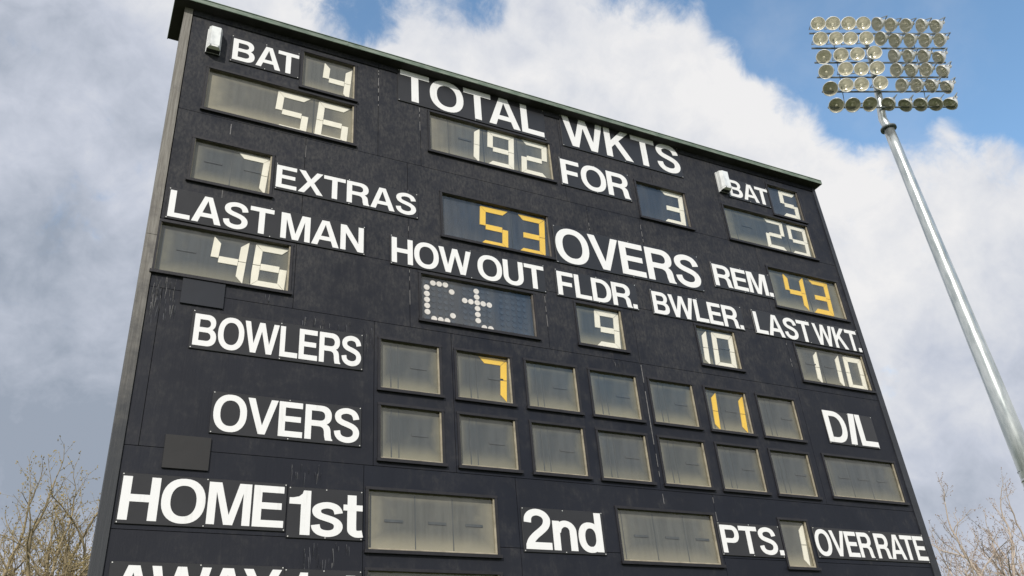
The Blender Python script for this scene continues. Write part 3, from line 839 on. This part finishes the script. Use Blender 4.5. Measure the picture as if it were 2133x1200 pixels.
sign("white HOME lettering at the left of the home innings row", [("HOME", .344, 1.664)], 2.125, 2.486, (.015, .02, .03, .03))
sign("white 1st lettering between HOME and the long window", [("1st", 1.708, 2.373)], 2.074, 2.468, (.012, .004, .028, .03))
sign("white 2nd lettering between the two long windows", [("2nd", 4.018, 4.916)], 2.046, 2.444, (.018, .03, .028, .015))
sign("white PTS. lettering left of the narrow window showing 1", [("PTS.", 6.464, 7.334)], 2.110, 2.414, (.02, .0, .03, .03))
sign("white OVER RATE lettering at the lower right corner", [("OVER", 7.856, 8.772), ("RATE", 8.836, 9.706)], 2.134, 2.434, (.0, .012, .03, .03))
sign("white AWAY lettering at the bottom left of the frame", [("AWAY", .362, 1.680)], 1.412, 1.772, (.015, .02, .03, .03))
sign("white 1st lettering right of AWAY at the bottom edge", [("1st", 1.712, 2.373)], 1.358, 1.756, (.012, .004, .028, .03))
dl = sign("bold white D/L lettering above the blank window near the right edge", [("D", 8.547, 8.908), ("/", 8.928, 9.106), ("L", 9.118, 9.427)], 3.592, 4.026, (.004, .01, .022, .0))
for lab, x0, x1, z0, z1, mt in (("blank dark grey plate under the window showing 46", .585, .972, 4.158, 4.430, M_PLATE), ("blank brownish plate between OVERS and HOME", .622, .996, 2.574, 2.868, M_PANEL2)):
    mb = MB(); mb.box(x0, x1, -.020, -.0012, EYE + z0, EYE + z1)
    o = mb.build("blank_plate", mt, None, ((x0 + x1) / 2, -.001, EYE + (z0 + z1) / 2))
    tag(o, lab, "plate", "blank plates on the scoreboard")

# ------------------------------------------------------------------ bulkhead lamps on the face
def bulkhead(label, x0, z0):
    w, h = .156, .352
    root = empty("bulkhead_lamp", (x0 + w / 2, 0, z0))
    tag(root, label, "wall lamp", "bulkhead lamps on the scoreboard")
    mb = MB(); mb.box(x0, x0 + w, -.028, -.0012, z0, z0 + h, 0, 'd')
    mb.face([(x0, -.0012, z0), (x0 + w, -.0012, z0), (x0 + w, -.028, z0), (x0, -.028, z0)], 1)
    mb.build("lamp_base", [M_LAMPW, M_LAMPU], root)
    def body(za, zb, pad0, pad1, y):
        mb = MB()
        a0, a1, b0, b1 = x0 + .004, x0 + w - .004, x0 + .030, x0 + w - .026
        lo = [(a0, -.028, za), (a1, -.028, za), (a1, -.028, zb), (a0, -.028, zb)]
        mi = [(a0 + .002, -.085, za + pad0 * .35), (a1 - .002, -.085, za + pad0 * .35), (a1 - .002, -.085, zb - pad1 * .35), (a0 + .002, -.085, zb - pad1 * .35)]
        hi = [(b0, y, za + pad0), (b1, y, za + pad0), (b1, y, zb - pad1), (b0, y, zb - pad1)]
        for p, q in ((lo, mi), (mi, hi)):
            for i in range(4):
                j = (i + 1) % 4
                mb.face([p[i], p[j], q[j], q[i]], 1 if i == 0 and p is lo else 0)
        mb.face(hi)
        return mb
    o = body(z0 + .040, z0 + h - .006, .002, .030, -.130).build("lamp_diffuser", [M_DIFF, M_LAMPU], root)
    o = body(z0 + .004, z0 + .038, .010, .002, -.132).build("lamp_end_cap", [M_LAMPW, M_LAMPU], root)
    for px_ in (x0 + .038, x0 + w - .034):
        mb = MB(); mb.prism([[(px_ + .008 * math.cos(k * .7854), z0 + .025 + .007 * math.sin(k * .7854)) for k in range(8)]], -.135, -.130)
        mb.build("lamp_screw", M_STEEL, root)
    return root
bulkhead("white bulkhead lamp left of the upper left BAT sign", .484, EYE + 7.335)
bulkhead("white bulkhead lamp overlapping the right BAT sign", 7.668, EYE + 7.322)

# ------------------------------------------------------------------ floodlight mast
MX, MY = 26.2, 8.5
mast = empty("floodlight_mast", (26.86, MY, 0))
tag(mast, "tall galvanised floodlight mast with six rows of round lamps", "floodlight")
B = Vector((.92658, -.37610, 0))                # along the bars (world x, y)
NF = Vector((-.37610, -.92658, 0))
tau = rad(14)
UP = Vector((0, 0, math.cos(tau))) + NF * math.sin(tau)
OUT = NF * math.cos(tau) - Vector((0, 0, math.sin(tau)))
C0 = Vector((26.245, 8.5, 24.327))
def hp(b, u, o=0.0): return C0 + B * b + UP * u + OUT * o
ptop = hp(0.0, .15, -.32)
pts = [Vector((26.90, MY + .1, 0)), Vector((26.46, 8.5, 12.1)), Vector((26.10, 8.5, 22.0))]
mb = MB(); mb.tube(pts + [Vector((26.07, 8.5, 22.92))], [.37, .285, .205, .20], 32)
mb.build("mast_pole", M_GALV, mast)
mb = MB(); mb.tube([Vector((26.07, 8.5, 22.90)), Vector((26.068, 8.5, 22.97))], [.30, .30], 28)
mb.build("flange_ring", M_STEEL, mast)
mb = MB(); mb.tube([Vector((26.066, 8.5, 22.95)), hp(.12, -.55, -.32), hp(.13, .7, -.30), hp(.06, 2.0, -.25), hp(-.02, 3.35, -.25)], [.165, .16, .14, .11, .08], 20)
mb.build("upper_mast", M_GALV, mast)
mb = MB(); mb.tube([Vector((26.578, 8.53, 8.85)), Vector((26.575, 8.53, 8.95))], [.313, .311], 32)
mb.build("joint_band", M_GALV, mast)
for k in range(14):
    a_ = 2 * math.pi * k / 14
    for zz, rr_ in ((8.62, .316), (9.18, .311)):
        c_ = Vector((26.577, 8.53, zz)); u_ = Vector((math.cos(a_), math.sin(a_), 0))
        mb = MB(); mb.tube([c_ + u_ * (rr_ - .02), c_ + u_ * (rr_ + .012)], [.022, .022], 6, 0, False)
        mb.build("joint_bolt", M_STEEL, mast)
rnd = random.Random(11)
BARS = ((-2.43, 3.46, 3.25), (-2.44, 3.36, 2.56), (-2.42, 3.17, 1.90), (-2.42, 3.13, 1.23), (-2.32, 3.15, .58), (-2.19, 3.21, -.12))
for a, b, u in BARS:
    mb = MB(); mb.tube([hp(a, u, -.12), hp(b, u, -.12)], [.042, .042], 6, 0, False)
    mb.build("crossbar", M_STEEL, mast)
for b_, u0, u1 in ((-1.45, -.1, 3.2), (2.0, -.1, 3.2)):
    mb = MB(); mb.tube([hp(b_, u0, -.16), hp(b_, u1, -.16)], [.016, .016], 6, 0, False)
    mb.build("tie_rod", M_STEEL, mast)
def lamp_meshes():
    mb = MB()
    mb.lathe([(.0, -.36), (.075, -.355), (.082, -.335), (.085, -.21), (.115, -.19), (.180, -.135), (.235, -.06), (.268, .02), (.280, .075), (.296, .078), (.298, .110), (.278, .112), (.274, .080)], 28, 0)
    mb.lathe([(.274, .080), (.262, .02), (.228, -.06), (.172, -.13), (.10, -.175), (.04, -.185), (.0, -.186)], 28, 1)
    mb.lathe([(.0, .045), (.025, .04), (.045, .015), (.048, -.02), (.040, -.06), (.028, -.09), (.028, -.183)], 12, 2)
    refl = mb.mesh("lamp_reflector", [M_ALU, M_MIRROR, M_BULB])
    mb = MB(); mb.lathe([(.277, .100), (.20, .112), (.10, .120), (.0, .122)], 28, 0)
    lens = mb.mesh("lamp_lens", M_LENS)
    mb = MB()
    for s in (-1, 1):
        mb.box(s * .305 - .006, s * .305 + .006, -.02, .02, -.28, .03)
    mb.box(-.311, .311, -.02, .02, -.30, -.28)
    yoke = mb.mesh("lamp_bracket", M_STEEL)
    return refl, lens, yoke
REFL, LENS, YOKE = lamp_meshes()
LROWS = [[(-2.09, 3.57), (-1.45, 3.59), (-0.79, 3.59), (-0.16, 3.59), (0.54, 3.64), (1.1, 3.58), (1.76, 3.57), (2.43, 3.57), (3.06, 3.56)],
[(-2.1, 2.87), (-1.44, 2.88), (-0.83, 2.88), (-0.15, 2.9), (0.55, 2.94), (1.15, 2.87), (1.8, 2.88), (2.45, 2.88), (3.1, 2.89)],
[(-2.07, 2.06), (-1.35, 2.13), (-0.66, 2.16), (0.08, 2.23), (0.97, 2.14), (1.59, 2.14), (2.25, 2.15), (2.89, 2.09)],
[(-2.08, 1.39), (-1.26, 1.49), (-0.62, 1.49), (0.07, 1.53), (0.95, 1.49), (1.58, 1.49), (2.23, 1.5), (2.93, 1.46)],
[(-2.03, 0.65), (-1.37, 0.76), (-0.73, 0.8), (0.08, 0.86), (1.05, 0.79), (1.69, 0.79), (2.31, 0.79), (2.95, 0.74)],
[(-1.9, -0.09), (-1.24, -0.07), (-0.53, -0.04), (0.32, -0.01), (1.03, -0.06), (1.67, -0.04), (2.31, -0.02), (2.95, -0.0)]]
ml = Vector(mast.location)
for r, row in enumerate(LROWS):
    for i, (b_, u_) in enumerate(row):
        leftg = b_ < (.3 if r else .0) or (r > 1 and b_ < .2)
        if leftg and not (r == 5 and b_ > .2):
            az, el = 40 + rnd.uniform(-7, 7), (20 if r < 5 else 48) + rnd.uniform(-4, 4)
            if i == 0 and r > 1: az, el = (56, 28) if r < 4 else (60, 42)
        else:
            az, el = 112 + rnd.uniform(-8, 8), (21 if r < 5 else 44) + rnd.uniform(-5, 5)
            if i == len(row) - 1 and r > 1: az, el = 126, (30 if r < 5 else 46)
        aim = Vector((-math.sin(rad(az)) * math.cos(rad(el)), -math.cos(rad(az)) * math.cos(rad(el)), -math.sin(rad(el))))
        o = link("floodlight_lamp", REFL, mast)
        o.rotation_mode = 'QUATERNION'
        o.rotation_quaternion = aim.to_track_quat('Z', 'Y')
        o.location = hp(b_, u_, .02) - ml
        link("lamp_lens", LENS, o)
        link("lamp_bracket", YOKE, o)

# ------------------------------------------------------------------ bare spring trees
def rot_about(v, axis, a): return Matrix.Rotation(a, 3, axis) @ v
def tree(label, base, height, seed, bark, bud, spread=0.5, limbs=6, lean=(0, 0), group="bare trees behind the scoreboard", budk=1.0, dens=1.0):
    rr = random.Random(seed)
    root = empty("bare_tree", base)
    tag(root, label, "tree", group)
    base = Vector(base)
    trunk, crown, buds = MB(), MB(), MB()
    def wander(p, d, length, r0, r1, n, jit, trop):
        pts, rs = [p.copy()], [r0]
        for i in range(n):
            d = (d + Vector((rr.gauss(0, jit), rr.gauss(0, jit), rr.gauss(0, jit) * .6 + trop))).normalized()
            p = p + d * (length / n)
            pts.append(p.copy()); rs.append(r0 + (r1 - r0) * (i + 1) / n)
        return pts, rs, d
    def bud_at(p, s):
        ax = Vector((rr.gauss(0, 1), rr.gauss(0, 1), rr.gauss(.6, 1))).normalized()
        u = ax.orthogonal().normalized() * s * .45; w = ax.cross(u)
        P = [p + ax * s, p + u, p + w, p - u, p - w, p - ax * s]
        for a_, b_, c_ in ((0, 1, 2), (0, 2, 3), (0, 3, 4), (0, 4, 1), (5, 2, 1), (5, 3, 2), (5, 4, 3), (5, 1, 4)):
            buds.face([P[a_], P[b_], P[c_]])
    def side(d, ang):
        ax = d.orthogonal().normalized()
        ax = rot_about(ax, d, rr.uniform(0, 2 * math.pi))
        return rot_about(d, ax, ang)
    def grow(p, d, length, r, level):
        n = {1: 7, 2: 6, 3: 5, 4: 4}[level]
        pts, rs, dd = wander(p, d, length, r, r * (.45 if level < 4 else .5), n, {1: .13, 2: .17, 3: .2, 4: .22}[level], {1: .06, 2: .07, 3: .07, 4: .08}[level])
        crown.tube(pts, rs, {1: 7, 2: 6, 3: 4, 4: 3}[level], cap=False)
        if level == 4:
            for q in pts[1:]:
                for _ in range(2):
                    if rr.random() < .36 * budk: bud_at(q + Vector((rr.gauss(0, .03), rr.gauss(0, .03), rr.gauss(0, .03))), rr.uniform(.016, .036))
            bud_at(pts[-1], rr.uniform(.02, .038))
            return
        kids = {1: 6, 2: 4, 3: 4}[level]
        kids = max(2, int(kids * dens + rr.random()))
        for k in range(kids):
            t = .22 + .78 * (k + rr.random()) / kids
            i = min(int(t * n), n - 1); f = t * n - i
            q = pts[i].lerp(pts[i + 1], min(f, 1))
            dk = (pts[i + 1] - pts[i]).normalized()
            grow(q, side(dk, rr.uniform(.45, .95)), length * rr.uniform(.40, .62) * (1.05 - .35 * t), (rs[i] * .55 if level < 3 else max(.0042, rs[i] * .55)), level + 1)
        if level < 3: grow(pts[-1], dd, length * .45, rs[-1] * .9, level + 1)
    th = height * .36
    pts, rs, dd = wander(base, Vector((lean[0], lean[1], 1)).normalized(), th, height * .020, height * .014, 7, .05, .05)
    trunk.tube(pts, rs, 12)
    for k in range(limbs):
        a_ = 2 * math.pi * (k + rr.uniform(-.3, .3)) / limbs
        q = pts[-1] if k % 2 == 0 else pts[-1 - rr.randint(0, 2)]
        d = (Vector((math.cos(a_) * spread, math.sin(a_) * spread, 1)) + Vector((lean[0], lean[1], 0))).normalized()
        grow(q, d, height * rr.uniform(.36, .46), height * .0095, 1)
    trunk.build("tree_trunk", bark, root)
    crown.build("tree_branches", bark, root)
    buds.build("tree_buds", bud, root)
    return root
tree("bare tree with yellow green buds at the left edge of the picture", (-.75, 13.0, 0), 8.75, 3, M_BARK, M_BUD, .42, 7)
tree("bare budding tree touching the left edge of the scoreboard", (.35, 12.2, 0), 8.15, 8, M_BARK, M_BUD, .40, 7)
tree("smaller bare budding tree low at the left frame edge", (-1.9, 16.0, 0), 7.9, 15, M_BARK, M_BUD2, .5, 6)
tree("pale bare tree just right of the scoreboard", (29.6, 13.0, 0), 9.9, 21, M_BARK2, M_BUD2, .36, 7)
tree("pale bare tree under the floodlight pole at the right frame edge", (33.4, 14.5, 0), 10.4, 5, M_BARK2, M_BUD2, .34, 6)
tree("low bare tree between the two pale trees on the right", (32.0, 15.0, 0), 8.0, 33, M_BARK2, M_BUD2, .55, 6)
